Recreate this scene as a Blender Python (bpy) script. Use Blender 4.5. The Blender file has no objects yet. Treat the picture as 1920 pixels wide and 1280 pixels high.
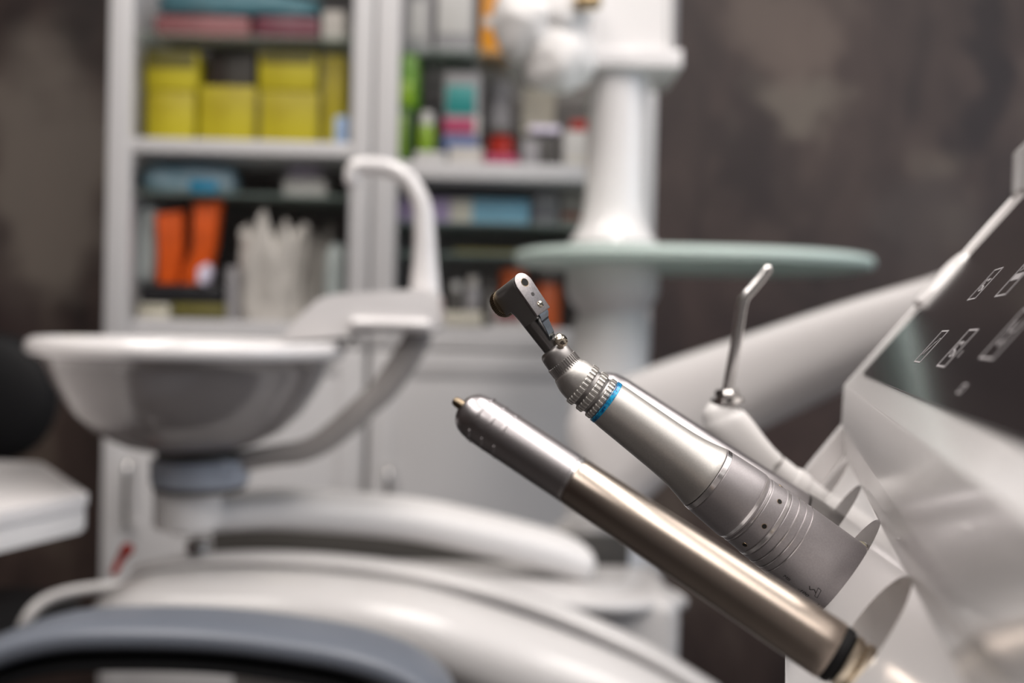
import bpy, bmesh, math, random
from mathutils import Vector, Matrix, noise
random.seed(7)
sc = bpy.context.scene
C = sc.collection
PI = math.pi
R = math.radians

# ------------------------------------------------------------------ camera
FOC = 35.0
F = FOC/36*1920
pit, rol = R(0.75), R(1.45)
CAM = Vector((0, 0, 1.0))
fw = Vector((0, math.cos(pit), -math.sin(pit)))
up0 = Vector((0, math.sin(pit), math.cos(pit)))
rt0 = Vector((1, 0, 0))
RT = rt0*math.cos(rol) + up0*math.sin(rol)
UP = up0*math.cos(rol) - rt0*math.sin(rol)
def cv(x, y, d):                      # x right, y down, d away from the lens (metres)
    return CAM + RT*x - UP*y + fw*d
def P(px, py, d):
    return cv((px-960)*d/F, (py-640)*d/F, d)
cd = bpy.data.cameras.new('camera')
cd.lens = FOC; cd.sensor_width = 36; cd.clip_start = 0.01; cd.clip_end = 50
cd.dof.use_dof = True; cd.dof.focus_distance = 0.25; cd.dof.aperture_fstop = 7.6
co = bpy.data.objects.new('camera', cd); C.objects.link(co)
co.matrix_world = Matrix((( RT.x, UP.x, -fw.x, CAM.x), (RT.y, UP.y, -fw.y, CAM.y), (RT.z, UP.z, -fw.z, CAM.z), (0, 0, 0, 1)))
sc.camera = co

# --------------------------------------------------------------- materials
def mat(name, col, rough=0.4, metal=0.0, coat=0.0, bump=0.0, bscale=400, var=0.0, vscale=8, trans=0.0, spec=0.5, stretch=None, col2=None, aniso=0, ior=1.45, alpha=1.0):
    m = bpy.data.materials.new(name); m.use_nodes = True
    nt = m.node_tree; b = nt.nodes['Principled BSDF']
    b.inputs['Base Color'].default_value = (*col, 1)
    b.inputs['Roughness'].default_value = rough
    b.inputs['Metallic'].default_value = metal
    b.inputs['Coat Weight'].default_value = coat
    b.inputs['Coat Roughness'].default_value = 0.08
    b.inputs['Transmission Weight'].default_value = trans
    b.inputs['Specular IOR Level'].default_value = spec
    b.inputs['IOR'].default_value = ior
    b.inputs['Alpha'].default_value = alpha
    tc = nt.nodes.new('ShaderNodeTexCoord')
    if var > 0:
        n = nt.nodes.new('ShaderNodeTexNoise'); n.inputs['Scale'].default_value = vscale; n.inputs['Detail'].default_value = 6
        mp = nt.nodes.new('ShaderNodeMapping')
        if stretch: mp.inputs['Scale'].default_value = stretch
        nt.links.new(tc.outputs['Object'], mp.inputs[0]); nt.links.new(mp.outputs[0], n.inputs['Vector'])
        r = nt.nodes.new('ShaderNodeValToRGB')
        c2 = col2 or tuple(c*(1-var) for c in col)
        r.color_ramp.elements[0].position = 0.35; r.color_ramp.elements[0].color = (*c2, 1)
        r.color_ramp.elements[1].position = 0.65; r.color_ramp.elements[1].color = (*col, 1)
        nt.links.new(n.outputs[0], r.inputs[0]); nt.links.new(r.outputs[0], b.inputs['Base Color'])
    if bump > 0:
        n2 = nt.nodes.new('ShaderNodeTexNoise'); n2.inputs['Scale'].default_value = bscale; n2.inputs['Detail'].default_value = 4
        nt.links.new(tc.outputs['Object'], n2.inputs['Vector'])
        bp = nt.nodes.new('ShaderNodeBump'); bp.inputs['Strength'].default_value = bump; bp.inputs['Distance'].default_value = 0.00003
        nt.links.new(n2.outputs[0], bp.inputs['Height']); nt.links.new(bp.outputs[0], b.inputs['Normal'])
    return m
M = {}
M['white'] = mat('gloss_white_plastic', (.78, .755, .75), .16, coat=.3, var=.03, vscale=5)
M['ceramic'] = mat('shade_toned_glaze', (.22, .20, .195), .14, coat=.4)  # white bowl's glaze, darkened to carry the shade on its outside
M['bracket'] = mat('grey_glossy_plastic', (.33, .31, .30), .22, coat=.2)
M['console'] = mat('console_white_plastic', (.62, .60, .59), .20, coat=.3, var=.03, vscale=5)
M['white_soft'] = mat('satin_white_plastic', (.78, .76, .75), .38, var=.03, vscale=4)
M['cab'] = mat('powder_coated_steel', (.63, .62, .625), .38, var=.03, vscale=3, bump=.1, bscale=2700)
M['cab_in'] = mat('cabinet_inner_grey', (.36, .34, .335), .6, var=.1, vscale=5)
M['bluegrey'] = mat('blue_grey_plastic', (.33, .36, .42), .3, coat=.2, var=.05)
M['vinyl'] = mat('blue_grey_vinyl', (.135, .15, .18), .36, bump=.3, bscale=600, var=.06)
M['black'] = mat('black_rubber', (.006, .006, .007), .6, var=.2, spec=.3)
M['blackgloss'] = mat('black_satin', (.02, .02, .022), .3)
M['satin'] = mat('bead_blasted_steel', (.62, .60, .575), .48, metal=1, bump=.25, bscale=6000, var=.10, vscale=2600)
M['motor'] = mat('matte_grey_anodised', (.44, .415, .425), .5, metal=1, bump=.25, bscale=9000, var=.10, vscale=2600)
M['neck'] = mat('dark_brushed_titanium', (.25, .24, .235), .34, metal=1, bump=.12, bscale=7500, var=.1, vscale=200)
M['headm'] = mat('dark_grey_satin_metal', (.36, .35, .345), .45, metal=1, bump=.2, bscale=10500, var=.08, vscale=200)
M['plate'] = mat('stained_grey_steel', (.45, .42, .42), .36, metal=1, bump=.3, bscale=7500, var=.22, vscale=2600)
M['collar'] = mat('worn_grey_steel', (.46, .44, .43), .42, metal=1, bump=.2, bscale=7500, var=.3, vscale=180)
M['bronze'] = mat('bronzed_polished_metal', (.47, .40, .345), .27, metal=1, var=.1, vscale=60, bump=.05, bscale=2700)
M['grip'] = mat('lilac_grey_satin_metal', (.46, .435, .445), .33, metal=1, var=.06, vscale=80, bump=.1, bscale=6000)
M['chrome'] = mat('polished_chrome', (.78, .76, .74), .10, metal=1)
M['nozzle'] = mat('satin_nozzle_steel', (.78, .76, .75), .26, metal=1)
M['brasschrome'] = mat('warm_nickel', (.70, .62, .50), .14, metal=1)
M['brass'] = mat('dark_brass', (.42, .31, .18), .28, metal=1)
M['capm'] = mat('tarnished_brass', (.24, .19, .13), .32, metal=1)
M['blue'] = mat('blue_anodised_ring', (.01, .46, .80), .3, metal=.15, coat=.3, var=.8, vscale=1300, col2=(.0, .035, .20))
M['bluesteel'] = mat('blued_spring_steel', (.33, .38, .44), .22, metal=1, var=.2, vscale=300)
M['bright'] = mat('bright_turned_edge', (.80, .78, .78), .22, metal=1)
M['hole'] = mat('dark_bore', (.006, .006, .006), .7)
M['ink'] = mat('dark_laser_engraving', (.05, .045, .045), .6)
M['iconwhite'] = mat('printed_icon_white', (.42, .40, .41), .5)
M['steelgrey'] = mat('brushed_steel', (.50, .49, .48), .25, metal=1)
M['frost'] = mat('frosted_green_glass', (.72, .85, .80), .5, trans=.3, var=.03)
M['glass'] = mat('clear_green_glass', (.45, .58, .52), .08, alpha=.28)
M['paper'] = mat('crumpled_white_paper', (.84, .82, .805), .7, bump=.3, bscale=60, var=.06)
M['cream'] = mat('cream_card', (.60, .57, .48), .6, var=.06)
M['kraft'] = mat('beige_paper', (.56, .53, .49), .7, var=.15, vscale=14)
M['yellow'] = mat('yellow_card', (.50, .43, .018), .5, var=.12, vscale=9, col2=(.36, .29, .003))
M['olive'] = mat('olive_card', (.16, .14, .03), .5, var=.1)
M['brown'] = mat('dark_brown_card', (.035, .025, .02), .5, var=.2)
M['teal'] = mat('teal_packaging', (.08, .20, .24), .4, var=.3, vscale=10)
M['pink'] = mat('dusty_pink_packaging', (.26, .095, .10), .45, var=.3, vscale=12)
M['maroon'] = mat('maroon_packaging', (.15, .035, .055), .4, var=.2)
M['paleblue'] = mat('pale_blue_packaging', (.40, .53, .60), .4, var=.35, vscale=16, col2=(.20, .36, .44))
M['cyan'] = mat('cyan_packaging', (.0, .20, .36), .35, var=.2)
M['blueish'] = mat('light_blue_label', (.35, .48, .70), .4)
M['orange'] = mat('orange_plastic_pack', (.78, .11, .01), .4, var=.3, vscale=16)
M['amber'] = mat('amber_card', (.68, .27, .01), .45, var=.12)
M['green'] = mat('green_card', (.11, .27, .012), .4, var=.3, vscale=10)
M['lime'] = mat('lime_liquid_plastic', (.22, .36, .02), .3, var=.2)
M['dgreen'] = mat('dark_green_card', (.05, .12, .03), .45)
M['turq'] = mat('turquoise_print', (.02, .25, .24), .4, var=.2, vscale=30)
M['magenta'] = mat('magenta_print', (.36, .04, .11), .4)
M['navy'] = mat('blue_print', (.09, .13, .28), .4)
M['lilac'] = mat('lilac_card', (.38, .30, .48), .45, var=.2)
M['skyblue'] = mat('sky_blue_card', (.22, .45, .58), .45, var=.2)
M['red'] = mat('red_plastic', (.36, .02, .01), .35)
M['rust'] = mat('rust_orange_plastic', (.45, .09, .02), .4)
M['greybox'] = mat('grey_card', (.31, .30, .31), .5, var=.15, vscale=10)
M['darkbox'] = mat('charcoal_card', (.07, .065, .06), .5)
M['whitebox'] = mat('white_card', (.54, .53, .51), .5, var=.08)
M['lilacwhite'] = mat('lilac_white_label', (.78, .72, .86), .4)
M['clear'] = mat('milky_plastic', (.50, .56, .55), .35, var=.2, vscale=14)

def panel_mat():
    m = mat('dusty_black_glass', (.010, .007, .008), .10, spec=.28)
    nt = m.node_tree; b = nt.nodes['Principled BSDF']
    tc = nt.nodes.new('ShaderNodeTexCoord')
    v = nt.nodes.new('ShaderNodeTexVoronoi'); v.inputs['Scale'].default_value = 850
    nt.links.new(tc.outputs['Object'], v.inputs['Vector'])
    n = nt.nodes.new('ShaderNodeTexNoise'); n.inputs['Scale'].default_value = 60; n.inputs['Detail'].default_value = 5
    nt.links.new(tc.outputs['Object'], n.inputs['Vector'])
    t = nt.nodes.new('ShaderNodeMapRange'); t.inputs['From Min'].default_value = .42; t.inputs['From Max'].default_value = .75
    t.inputs['To Min'].default_value = .0; t.inputs['To Max'].default_value = .16
    nt.links.new(n.outputs[0], t.inputs[0])
    lt = nt.nodes.new('ShaderNodeMath'); lt.operation = 'LESS_THAN'
    nt.links.new(v.outputs['Distance'], lt.inputs[0]); nt.links.new(t.outputs[0], lt.inputs[1])
    mx = nt.nodes.new('ShaderNodeMix'); mx.data_type = 'RGBA'
    mx.inputs[6].default_value = (.012, .009, .010, 1); mx.inputs[7].default_value = (.16, .14, .12, 1)
    nt.links.new(lt.outputs[0], mx.inputs[0]); nt.links.new(mx.outputs[2], b.inputs['Base Color'])
    return m
M['panel'] = panel_mat()

def wall_mat():
    m = bpy.data.materials.new('mottled_brown_wall'); m.use_nodes = True
    nt = m.node_tree; b = nt.nodes['Principled BSDF']; b.inputs['Roughness'].default_value = .55
    tc = nt.nodes.new('ShaderNodeTexCoord')
    def noi(scale, sx, sz, off, det=5, dist=0.6):
        mp = nt.nodes.new('ShaderNodeMapping'); mp.inputs['Scale'].default_value = (sx, 1, sz); mp.inputs['Location'].default_value = off
        n = nt.nodes.new('ShaderNodeTexNoise'); n.inputs['Scale'].default_value = scale; n.inputs['Detail'].default_value = det; n.inputs['Distortion'].default_value = dist
        nt.links.new(tc.outputs['Object'], mp.inputs[0]); nt.links.new(mp.outputs[0], n.inputs['Vector']); return n
    a = noi(2.6, 1.4, .8, (3.1, 0, 1.7)); c = noi(5, 2.0, 1.0, (9.1, 0, 4.4)); g = noi(1.5, 1.0, .8, (1.3, 0, .2), 2, 0)
    r = nt.nodes.new('ShaderNodeValToRGB'); e = r.color_ramp.elements
    e[0].position = .34; e[0].color = (.014, .008, .008, 1)
    e[1].position = .72; e[1].color = (.175, .140, .112, 1)
    x = e.new(.46); x.color = (.043, .027, .024, 1)
    x = e.new(.56); x.color = (.066, .043, .037, 1)
    ad = nt.nodes.new('ShaderNodeMix'); ad.data_type = 'FLOAT'; ad.inputs[0].default_value = .4
    nt.links.new(a.outputs[0], ad.inputs[2]); nt.links.new(c.outputs[0], ad.inputs[3])
    nt.links.new(ad.outputs[0], r.inputs[0])
    r2 = nt.nodes.new('ShaderNodeValToRGB'); e = r2.color_ramp.elements
    e[0].position = .3; e[0].color = (1.0, .93, .93, 1); e[1].position = .7; e[1].color = (1.0, 1.06, 1.04, 1)
    nt.links.new(g.outputs[0], r2.inputs[0])
    mu = nt.nodes.new('ShaderNodeMix'); mu.data_type = 'RGBA'; mu.blend_type = 'MULTIPLY'; mu.inputs[0].default_value = 1
    nt.links.new(r.outputs[0], mu.inputs[6]); nt.links.new(r2.outputs[0], mu.inputs[7])
    last = mu.outputs[2]
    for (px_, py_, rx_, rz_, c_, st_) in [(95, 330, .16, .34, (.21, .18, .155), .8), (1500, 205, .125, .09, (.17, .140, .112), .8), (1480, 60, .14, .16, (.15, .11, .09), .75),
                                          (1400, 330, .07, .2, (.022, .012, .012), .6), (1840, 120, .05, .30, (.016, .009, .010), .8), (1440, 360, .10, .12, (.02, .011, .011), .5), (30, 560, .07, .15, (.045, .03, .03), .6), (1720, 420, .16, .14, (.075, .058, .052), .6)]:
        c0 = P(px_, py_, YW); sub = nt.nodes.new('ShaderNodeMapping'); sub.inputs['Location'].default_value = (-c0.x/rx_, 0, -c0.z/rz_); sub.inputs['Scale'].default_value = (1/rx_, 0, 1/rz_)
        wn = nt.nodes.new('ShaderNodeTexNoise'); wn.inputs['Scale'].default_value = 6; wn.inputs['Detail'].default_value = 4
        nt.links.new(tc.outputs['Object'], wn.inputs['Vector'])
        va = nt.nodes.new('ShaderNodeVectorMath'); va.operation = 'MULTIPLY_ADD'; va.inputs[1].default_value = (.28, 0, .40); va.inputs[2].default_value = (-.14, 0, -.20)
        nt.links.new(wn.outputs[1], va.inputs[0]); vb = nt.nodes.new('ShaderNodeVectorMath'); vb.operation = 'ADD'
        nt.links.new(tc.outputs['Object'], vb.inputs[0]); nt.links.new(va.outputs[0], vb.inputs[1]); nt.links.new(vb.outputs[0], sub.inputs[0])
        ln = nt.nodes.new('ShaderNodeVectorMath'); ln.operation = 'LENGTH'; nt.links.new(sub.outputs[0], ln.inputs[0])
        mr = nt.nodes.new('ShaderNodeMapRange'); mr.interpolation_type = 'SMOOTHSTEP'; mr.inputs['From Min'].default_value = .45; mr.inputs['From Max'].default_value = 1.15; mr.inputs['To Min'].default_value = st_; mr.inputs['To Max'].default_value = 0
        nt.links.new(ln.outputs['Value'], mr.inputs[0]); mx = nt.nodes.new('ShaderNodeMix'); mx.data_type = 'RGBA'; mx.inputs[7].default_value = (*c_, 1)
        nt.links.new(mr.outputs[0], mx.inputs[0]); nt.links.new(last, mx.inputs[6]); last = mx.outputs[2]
    nt.links.new(last, b.inputs['Base Color'])
    return m
YW = 2.20
M['wall'] = wall_mat()
M['wall_plain'] = mat('grey_paint', (.16, .15, .148), .7, var=.05, vscale=2)
M['ceil'] = mat('ceiling_white', (.75, .74, .72), .8, var=.02)
M['floor'] = mat('grey_floor_tile', (.07, .064, .062), .35, var=.15, vscale=3)

# ------------------------------------------------------------ object tools
WL = {}
def finish_bm(bm, smooth=30):
    bmesh.ops.recalc_face_normals(bm, faces=bm.faces[:])
def link(name, bm, m, parent=None, smooth=35, base=None, noc=False):
    finish_bm(bm)
    me = bpy.data.meshes.new(name)
    for v in bm.verts: pass
    if parent is not None:
        off = WL[parent.name]
    else:
        if base is None:
            xs = [v.co for v in bm.verts]
            base = Vector(((min(v.x for v in xs)+max(v.x for v in xs))/2, (min(v.y for v in xs)+max(v.y for v in xs))/2, min(v.z for v in xs)))
        off = base
    bmesh.ops.translate(bm, verts=bm.verts[:], vec=-off)
    bm.to_mesh(me); bm.free()
    if smooth:
        for p in me.polygons: p.use_smooth = True
        me.set_sharp_from_angle(angle=R(smooth))
    me.materials.append(m)
    o = bpy.data.objects.new(name, me); C.objects.link(o)
    if parent is not None: o.parent = parent
    else: o.location = off
    WL[o.name] = off.copy()
    return o
def thing(name, label, cat, loc, group=None):
    o = bpy.data.objects.new(name, None); C.objects.link(o); o.location = loc; o.empty_display_size = .02
    o['label'] = label; o['category'] = cat
    if group: o['group'] = group
    WL[o.name] = Vector(loc); return o
def tag(o, label, cat, group=None):
    o['label'] = label; o['category'] = cat
    if group: o['group'] = group
    return o
def struct(o): o['kind'] = 'structure'; return o

def add_box(bm, lo, hi, bev=0.0, seg=2):
    r = bmesh.ops.create_cube(bm, size=1)
    vs = r['verts']
    for v in vs:
        v.co = Vector([(lo[i]+hi[i])/2 + v.co[i]*(hi[i]-lo[i]) for i in range(3)])
    if bev > 0:
        es = list({e for v in vs for e in v.link_edges})
        bmesh.ops.bevel(bm, geom=es, offset=bev, segments=seg, affect='EDGES', profile=.5)
    return bm
def box(lo, hi, bev=0.0, seg=2): return add_box(bmesh.new(), lo, hi, bev, seg)
def frame(axis, hint=None):
    a = axis.normalized(); h = hint or (Vector((0, 0, 1)) if abs(a.z) < .9 else Vector((1, 0, 0)))
    u = (h - a*h.dot(a)).normalized(); v = a.cross(u); return a, u, v
def add_lathe(bm, prof, org, axis, n=64, mod=None, hint=None, unit=1.0, cap=True):
    """prof: list of (t, r); axis direction; mod(i_station, theta, r)->r"""
    a, u, v = frame(axis, hint); rings = []
    for k, (t, r) in enumerate(prof):
        ring = []
        for i in range(n):
            th = 2*PI*i/n; rr = r*unit
            if mod: rr = mod(k, i, r)*unit
            ring.append(bm.verts.new(org + a*(t*unit) + u*(rr*math.cos(th)) + v*(rr*math.sin(th))))
        rings.append(ring)
    for A, B in zip(rings, rings[1:]):
        for i in range(n): bm.faces.new((A[i], A[(i+1) % n], B[(i+1) % n], B[i]))
    if cap:
        bm.faces.new(rings[0][::-1]); bm.faces.new(rings[-1])
    return bm
def lathe(*a, **k): return add_lathe(bmesh.new(), *a, **k)
def vlathe(prof, x, y, n=64): # prof (z, r) about a vertical axis
    return lathe([(z, r) for z, r in prof], Vector((x, y, 0)), Vector((0, 0, 1)), n=n)
def crom(pts, sub=8):
    out = []; n = len(pts)
    for i in range(n-1):
        p0 = pts[max(i-1, 0)]; p1 = pts[i]; p2 = pts[i+1]; p3 = pts[min(i+2, n-1)]
        for s in range(sub):
            t = s/sub
            out.append([.5*((2*b)+(-a+c)*t+(2*a-5*b+4*c-d)*t*t+(-a+3*b-3*c+d)*t**3) for a, b, c, d in zip(p0, p1, p2, p3)])
    out.append(list(pts[-1])); return out
def add_tube(bm, pts, n=24, sub=8, hint=None, power=2.0, roundcap=True):
    """pts: list of (Vector, ra, rb): ra along hint side, rb along the other"""
    raw = [(p.x, p.y, p.z, ra, rb) for p, ra, rb in pts]
    q = crom(raw, sub) if sub > 1 else raw
    c = [Vector(x[:3]) for x in q]; rad = [(x[3], x[4]) for x in q]
    h = hint or Vector((0, 0, 1)); rings = []
    tang = [(c[min(i+1, len(c)-1)]-c[max(i-1, 0)]).normalized() for i in range(len(c))]
    if roundcap:
        r0 = min(rad[0]); r1 = min(rad[-1]); pc, pr, pt = [], [], []
        for k in range(4):
            a = PI/2*k/4; pc.append(c[0]-tang[0]*r0*math.cos(a)); f = max(math.sin(a), .05); pr.append((rad[0][0]*f, rad[0][1]*f)); pt.append(tang[0])
        qc, qr, qt = [], [], []
        for k in range(3, -1, -1):
            a = PI/2*k/4; qc.append(c[-1]+tang[-1]*r1*math.cos(a)); f = max(math.sin(a), .05); qr.append((rad[-1][0]*f, rad[-1][1]*f)); qt.append(tang[-1])
        c = pc+c+qc; rad = pr+rad+qr; tang = pt+tang+qt
    for p, (ra, rb), t in zip(c, rad, tang):
        u = (h - t*h.dot(t)).normalized(); v = t.cross(u); ring = []
        for i in range(n):
            th = 2*PI*i/n; cx, sx = math.cos(th), math.sin(th)
            cx = math.copysign(abs(cx)**(2/power), cx); sx = math.copysign(abs(sx)**(2/power), sx)
            ring.append(bm.verts.new(p + u*(ra*cx) + v*(rb*sx)))
        rings.append(ring)
    for A, B in zip(rings, rings[1:]):
        for i in range(n): bm.faces.new((A[i], A[(i+1) % n], B[(i+1) % n], B[i]))
    bm.faces.new(rings[0][::-1]); bm.faces.new(rings[-1]); return bm
def tube(*a, **k): return add_tube(bmesh.new(), *a, **k)
def roundpoly(poly, rad, seg=5):
    """poly 2D, rad: single or list"""
    out = []; n = len(poly)
    for i in range(n):
        p = Vector(poly[i]); a = Vector(poly[i-1]); b = Vector(poly[(i+1) % n])
        r = rad[i] if isinstance(rad, (list, tuple)) else rad
        da = (a-p); db = (b-p); la, lb = da.length, db.length; da.normalize(); db.normalize()
        ang = da.angle(db)
        t = min(r/math.tan(ang/2) if ang > 1e-3 else 0, la*.48, lb*.48)
        if r <= 0 or ang > 3.1: out.append(tuple(p)); continue
        p1, p2 = p+da*t, p+db*t
        for k in range(seg+1):
            s = k/seg; out.append(tuple(p1*(1-s)**2 + p*2*s*(1-s) + p2*s*s))
    return out
def add_prism(bm, poly, f0, f1):
    """poly list of 2D; f0/f1 map a 2D point to 3D for either end"""
    A = [bm.verts.new(f0(x, y)) for x, y in poly]; B = [bm.verts.new(f1(x, y)) for x, y in poly]
    n = len(poly)
    for i in range(n): bm.faces.new((A[i], A[(i+1) % n], B[(i+1) % n], B[i]))
    bm.faces.new(A[::-1]); bm.faces.new(B); return bm
def prism(poly, f0, f1, bev=0, seg=3, ang=40):
    bm = add_prism(bmesh.new(), poly, f0, f1)
    if bev:
        n = len(poly)
        es = [e for e in bm.edges if any(len(f.verts) == n for f in e.link_faces)]
        bmesh.ops.bevel(bm, geom=es, offset=bev, segments=seg, affect='EDGES', profile=.5)
    return bm
def blob(c, r, seed=0, amp=.2, freq=1.5, n=24, m=16, ups=None):
    bm = bmesh.new(); bmesh.ops.create_uvsphere(bm, u_segments=n, v_segments=m, radius=1)
    for v in bm.verts:
        d = v.co.normalized(); k = 1 + amp*noise.noise(d*freq+Vector((seed*3.1, seed*1.7, seed))) + amp*.5*noise.noise(d*freq*2.7+Vector((seed, 5, 1)))
        v.co = Vector((c[0]+d.x*r[0]*k, c[1]+d.y*r[1]*k, c[2]+d.z*r[2]*k))
    return bm

# ---------------------------------------------------------------- the room
YW = 2.20
def slab(name, lo, hi, m): return struct(link(name, box(lo, hi), m, smooth=0))
slab('floor', (-2.4, -2.0, -.1), (2.4, YW+.1, 0), M['floor'])
slab('ceiling', (-2.4, -2.0, 2.7), (2.4, YW+.1, 2.8), M['ceil'])
slab('wall_back', (-2.4, YW, 0), (2.4, YW+.1, 2.7), M['wall'])
slab('wall_left', (-2.5, -2.0, 0), (-2.4, YW+.1, 2.7), M['wall'])
slab('wall_front', (-2.4, -2.1, 0), (2.4, -2.0, 2.7), M['wall_plain'])
bm = bmesh.new()
for lo, hi in [((2.4, -2.0, 0), (2.5, YW+.1, .95)), ((2.4, -2.0, 2.3), (2.5, YW+.1, 2.7)), ((2.4, -2.0, .95), (2.5, -.9, 2.3)), ((2.4, 1.1, .95), (2.5, YW+.1, 2.3))]:
    add_box(bm, lo, hi)
struct(link('wall_right', bm, M['wall_plain'], smooth=0))
bm = bmesh.new()
for y in (-.9, .06, 1.05): add_box(bm, (2.41, y, .95), (2.47, y+.05, 2.3))
for z in (.95, 2.25): add_box(bm, (2.41, -.9, z), (2.47, 1.1, z+.05))
struct(link('window_1', bm, M['white_soft'], smooth=0))

def area(name, loc, rot, sx, sy, power, col):
    l = bpy.data.lights.new(name, 'AREA'); l.shape = 'RECTANGLE'; l.size = sx; l.size_y = sy; l.energy = power; l.color = col
    o = bpy.data.objects.new(name, l); C.objects.link(o); o.location = loc; o.rotation_euler = rot; return o
WARM = (1.0, .94, .895)
for i, (x, y, pw) in enumerate([(-.85, .45, 21), (.25, .35, 21), (1.35, .45, 17), (-.85, -.9, 13), (.3, -.9, 13), (1.4, -.9, 13)]):
    area('ceiling_lamp', (x, y, 2.68), (0, 0, 0), .6, 1.2, pw, WARM)
area('window_daylight', (2.39, .1, 1.62), (0, R(90), 0), 1.3, 1.9, 16, (.72, .84, 1.0))
w = bpy.data.worlds.new('world'); sc.world = w; w.use_nodes = True
w.node_tree.nodes['Background'].inputs[0].default_value = (.75, .85, 1, 1); w.node_tree.nodes['Background'].inputs[1].default_value = .6

# --------------------------------------------------------------- cabinets
YC = 1.80
def zc(px, py, d=YC): return P(px, py, d).z
def xc(px, py, d=YC): return P(px, py, d).x
def yc(d): return (CAM + fw*d).y
XL0, XL1 = xc(192, 640), xc(687, 640)
XR0, XR1 = XL1+.004, xc(1220, 640)
ZTOP = 1.85
ZS1 = zc(450, 262); ZS1b = zc(450, 289)
ZB = zc(450, 601); ZBb = zc(450, 645)
ZS2 = zc(950, 306); ZS2b = zc(950, 338)
ZG1 = zc(450, 58); ZG2 = zc(450, 358); ZG3 = zc(950, 86); ZG4 = zc(950, 414); ZG5 = zc(950, 474)
ST = .044
def cabinet(x0, x1, zs, zsb, glass, label, hx, side):
    t = thing('storage_cabinet', label, 'cabinet', ((x0+x1)/2, YC+.19, 0))
    yb = YW-.012
    bm = bmesh.new()
    add_box(bm, (x0, YC+.022, .06), (x0+.018, yb, ZTOP), .002); add_box(bm, (x1-.018, YC+.022, .06), (x1, yb, ZTOP), .002)
    add_box(bm, (x0+.018, YC+.022, ZTOP-.02), (x1-.018, yb-.01, ZTOP), .002)
    add_box(bm, (x0+.01, YC+.04, 0), (x1-.01, yb-.02, .06))
    link('carcass', bm, M['cab'], t)
    link('back_panel', box((x0+.018, yb-.01, .06), (x1-.018, yb, ZTOP-.02)), M['cab_in'], t)
    bm = bmesh.new()
    add_box(bm, (x0, YC, ZBb), (x0+ST, YC+.02, ZTOP), .004); add_box(bm, (x1-ST*.85, YC, ZBb), (x1, YC+.02, ZTOP), .004)
    add_box(bm, (x0+ST, YC+.001, ZBb), (x1-ST*.85, YC+.019, ZBb+.018), .003)
    link('door_frame', bm, M['cab'], t)
    link('shelf', box((x0+ST-.003, YC+.003, zsb), (x1-ST*.85+.003, yb-.02, zs), .002), M['cab'], t)
    link('shelf', box((x0+.02, YC+.024, ZBb+.018), (x1-.02, yb-.02, ZB), .003), M['cab'], t)
    for z in glass: link('glass_shelf', box((x0+.02, YC+.03, z-.006), (x1-.02, yb-.03, z), .001), M['glass'], t)
    bm = bmesh.new()
    add_box(bm, (x0+.003, YC, .07), (x1-.003, YC+.02, ZBb-.004), .004)
    d = link('lower_door', bm, M['cab'], t)
    hb = tube([(Vector((hx, YC-.001, zc(730, 875))), .006, .008), (Vector((hx, YC-.022, zc(730, 885))), .006, .008), (Vector((hx, YC-.026, zc(730, 930))), .006, .008), (Vector((hx, YC-.022, zc(730, 985))), .006, .008), (Vector((hx, YC-.001, zc(730, 995))), .006, .008)], n=16, sub=5, hint=Vector((1, 0, 0)))
    link('handle', hb, M['chrome'], d)
    # raised border on the lower door
    bm = bmesh.new()
    for lo, hi in [((x0+.012, YC-.004, .08), (x0+.05, YC+.001, ZBb-.012)), ((x1-.05, YC-.004, .08), (x1-.012, YC+.001, ZBb-.012)), ((x0+.05, YC-.004, ZBb-.05), (x1-.05, YC+.001, ZBb-.012))]:
        add_box(bm, lo, hi, .002)
    link('door_border', bm, M['cab'], d)
    return t
cabL = cabinet(XL0, XL1, ZS1, ZS1b, (ZG1, ZG2), 'tall white steel cabinet on the left, holding yellow boxes, with grey lower door', xc(247, 900), -1)
cabR = cabinet(XR0, XR1, ZS2, ZS2b, (ZG3, ZG4, ZG5), 'tall white steel cabinet standing behind the white column, with green carton on its shelf', xc(731, 900), 1)

# ------- things on the shelves
def rx(p0, p1, py, d): return xc(p0, py, d), xc(p1, py, d)
def carton(name, label, cat, px0, py0, px1, py1, m, base=None, d=1.88, th=.12, bev=.003, bands=(), group=None, pm=0):
    x0, x1 = rx(px0, px1, (py0+py1)/2, d); z1 = zc((px0+px1)/2, py0, d); z0 = base if base is not None else zc((px0+px1)/2, py1, d)
    y = yc(d); z0 += .0006
    if not bands:
        o = link(name, box((x0, y, z0), (x1, y+th, z1), bev), m)
        return tag(o, label, cat, group), z1
    t = thing(name, label, cat, ((x0+x1)/2, y+th/2, z0), group)
    link('body', box((x0, y, z0), (x1, y+th, z1), bev), m, t)
    for nm, a0, b0, a1, b1, mm in bands:      # fractions of the front face, from top left
        link(nm, box((x0+(x1-x0)*a0, y-.0012, z1-(z1-z0)*b1), (x0+(x1-x0)*a1, y+.001, z1-(z1-z0)*b0), .0004), mm, t)
    return t, z1
G = 'yellow glove boxes on the top shelf'
carton('cardboard_box', 'short yellow box at the left end of the top shelf, lowest of its stack', 'box', 272, 172, 366, 258, M['yellow'], ZS1, bands=[('side_flap', .0, .0, .06, 1, M['olive'])], group=G)
zt = zc(320, 172, 1.88)
carton('cardboard_box', 'yellow box stacked on the leftmost yellow box', 'box', 274, 96, 372, 170, M['yellow'], zt+.001, bands=[('print_band', .05, .0, .95, .45, M['olive'])], group=G)
carton('cardboard_box', 'low yellow box beneath the dark brown box', 'box', 374, 162, 480, 258, M['yellow'], ZS1, group=G, bands=[('tape', .46, 0, .54, 1, M['yellow'])])
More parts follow.
